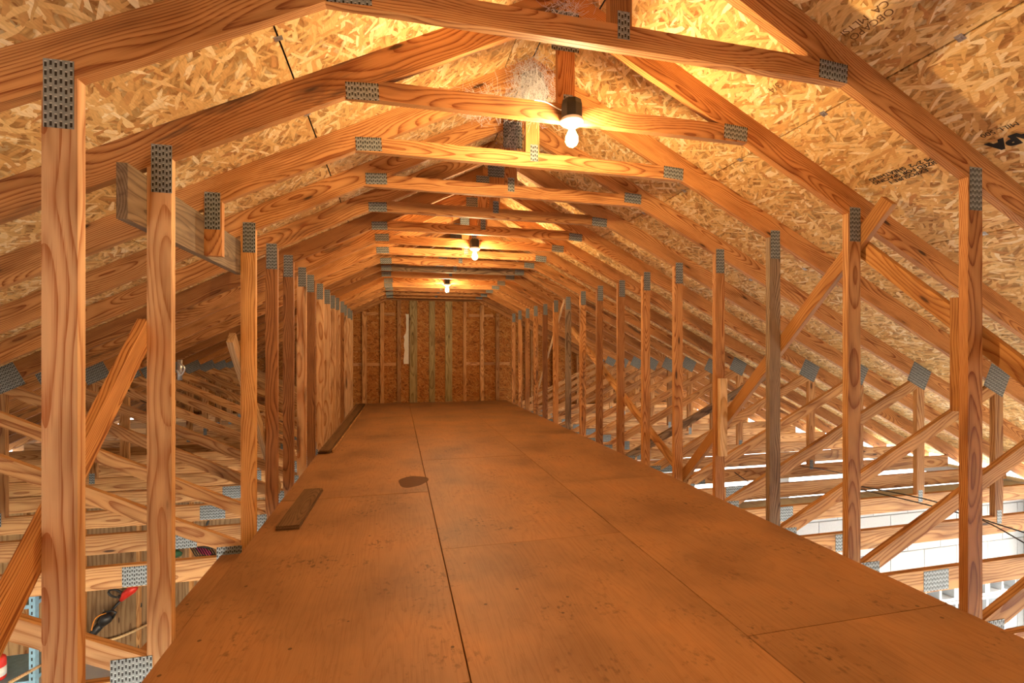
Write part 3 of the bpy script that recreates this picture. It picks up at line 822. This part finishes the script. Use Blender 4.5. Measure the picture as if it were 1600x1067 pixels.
tube('wall_hook', [at(162, 957, YBl), at(162, 957, YW - 0.02), at(162, 952, YW - 0.001)], 0.008, M['metal'], bl, 6, rel=False)
tag(tube('orange_cord', spline([at(*p) for p in ((143, 985, YBl - 0.047), (146, 972, YBl - 0.047), (153, 963, YBl - 0.047), (166, 958, YBl - 0.047))], 5), 0.007, M['orange']), 'orange cord looped over the black blower', 'cord')
tag(tube('pale_hose', spline([at(*p) for p in ((140, 1006, YW - 0.067), (175, 999, YW - 0.067), (200, 990, YW - 0.067), (240, 971, YW - 0.067))], 6), 0.016, M['pine_raw']), 'pale curved pole lying low across the workshop wall', 'pole')
# rakes and a green tool just under the fourth truss
rk = empty('rake', (0, 0, CZ)); tag(rk, 'black tined garden rake hanging high on the plywood wall', 'rake')
YR = YW - 0.10
for k in range(9):
    a = at(296 + k * 4.2, 853 + k * 0.3, YR); b = at(305 + k * 4.2, 868 + k * 0.2, YR); c = at(308 + k * 4.2, 869, YR - 0.05)
    tube('tine', [a, b, c], 0.006, M['black'], rk, 5, rel=False)
tube('rake_bar', [at(294, 853, YR), at(334, 856, YR)], 0.012, M['black'], rk, 6, rel=False)
tube('rake_handle', [at(312, 853, YR), at(330, 800, YR)], 0.014, M['black'], rk, 6, rel=False)
pk = empty('pink_tool', (0, 0, CZ)); tag(pk, 'small pink and violet tool hanging behind the rake', 'tool')
tube('head', [at(*p) for p in ((308, 855, YR + 0.06), (318, 861, YR + 0.06), (330, 866, YR + 0.06))], [0.02, 0.045, 0.02], M['pink'], pk, 8, rel=False)
tube('stem', [at(*p) for p in ((330, 866, YR + 0.06), (345, 872, YR + 0.06))], 0.012, M['black'], pk, 6, rel=False)
gt = empty('green_tool', (0, 0, CZ)); tag(gt, 'dark green rounded tool head hanging left of the rake', 'tool')
tube('head', [at(*p) for p in ((270, 866, YR), (276, 865, YR), (284, 866, YR))], [0.02, 0.055, 0.02], M['green'], gt, 10, rel=False)
tube('handle', [at(*p) for p in ((276, 862, YR), (276, 846, YR))], 0.012, M['green'], gt, 6, rel=False)
# steel shelving at the lower left
YS = 4.6
sx, sy, sz = at(50, 1000, YS)
sh = empty('steel_shelf', (sx, YS, 0)); tag(sh, 'blue-grey perforated steel shelving unit at the lower left', 'shelving')
v, f = box_geo(-0.02, 0.02, -0.0015, 0.0015, 0, 2.05); W, D = 0.95, 0.42
for (px, py) in ((0, 0), (-W, 0), (0, D), (-W, D)):
    up = mesh_obj('upright', v, f, M['blue_steel'], sh, (px, py, 0))
    v2, f2 = box_geo(-0.0015, 0.0015, 0, 0.04, 0, 2.05); mesh_obj('upright_flange', v2, f2, M['blue_steel'], up, (0.02 if px == 0 else -0.02, 0, 0))
    if py == 0:
        for k in range(38):
            hv, hf = box_geo(-0.005, 0.005, -0.0022, -0.0016, 0.03 + k * 0.052, 0.055 + k * 0.052); 
            if k == 0: HV, HF = [], []
            HF += [tuple(i + len(HV) for i in q) for q in hf]; HV += hv
        mesh_obj('slot_row', HV, HF, M['black'], up)
for zz in (0.15, 0.75, 1.30, 1.90):
    v, f = box_geo(-W + 0.001, -0.001, 0.003, D - 0.003, zz, zz + 0.03); mesh_obj('shelf_board', v, f, M['blue_steel'], sh)
bt = empty('bottle', (sx - 0.28, YS + 0.08, 1.331)); tag(bt, 'red and white plastic bottle standing on the steel shelf', 'bottle')
lathe('body', [(0.0, 0.0), (0.05, 0.0), (0.054, 0.01), (0.054, 0.15), (0.05, 0.17), (0.022, 0.2), (0.0, 0.2)], M['red'], bt)
lathe('cap', [(0.0, 0.2), (0.024, 0.2), (0.024, 0.23), (0.0, 0.23)], M['white'], bt, n=16)
lathe('paper_label', [(0.0545, 0.03), (0.0552, 0.03), (0.0552, 0.10), (0.0545, 0.10)], M['white'], bt)
bxn = empty('cardboard_box', (sx - 0.60, YS + 0.2, 1.331)); tag(bxn, 'open cardboard box on the steel shelf behind the bottle', 'box')
for a in ((-0.14, 0.14, -0.1, -0.095, 0, 0.22), (-0.14, 0.14, 0.095, 0.1, 0, 0.22), (-0.14, -0.135, -0.095, 0.095, 0, 0.22), (0.135, 0.14, -0.095, 0.095, 0, 0.22), (-0.135, 0.135, -0.095, 0.095, 0, 0.005)):
    v, f = box_geo(*a); mesh_obj('side', v, f, M['card'], bxn)
tag(tube('pale_stick', [at(14, 1067, 3.9), at(70, 1036, 4.1)], 0.012, M['pine_raw']), 'thin pale stick crossing in front of the steel shelf', 'stick')
# metal hasp hanging beyond the second left post
YH = 3.0
hp = empty('metal_hook', (0, 0, CZ)); tag(hp, 'small shiny metal hook hanging between the second and fourth left posts', 'hook')
tube('plate', [at(281, 562, YT(6) - 0.01), at(281, 594, YT(6) - 0.01)], 0.02, M['metal'], hp, 4, rel=False)
tube('loop', spline([at(*p) for p in ((279, 566, YT(6) - 0.05), (288, 575, YT(6) - 0.06), (283, 586, YT(6) - 0.05), (276, 578, YT(6) - 0.05))], 5), 0.008, M['metal'], hp, 6, rel=False)

# ------------------------------------------------------------------ black cables over the right bottom chords
def cable(pts, label, z=ZC1 + 0.006, r=0.0055):
    P = spline([atz(u, v, z) for u, v in pts], 6)
    return tag(tube('black_cable', P, r, M['black']), label, 'cable', 'black cables over the right bottom chords')
cable([(1345, 765), (1400, 777), (1465, 793), (1535, 813), (1600, 848)], 'black cable crossing the right bottom chords, nearer of the two side by side')
cable([(1345, 760), (1400, 770), (1465, 785), (1535, 811), (1600, 832)], 'black cable crossing the right bottom chords, farther of the two side by side')
cable([(1148, 738), (1165, 750), (1185, 760)], 'short black cable on the bottom chords beside the pale block')
cable([(1250, 728), (1300, 736), (1345, 748)], 'thin black cable between the third and second right posts', r=0.004)
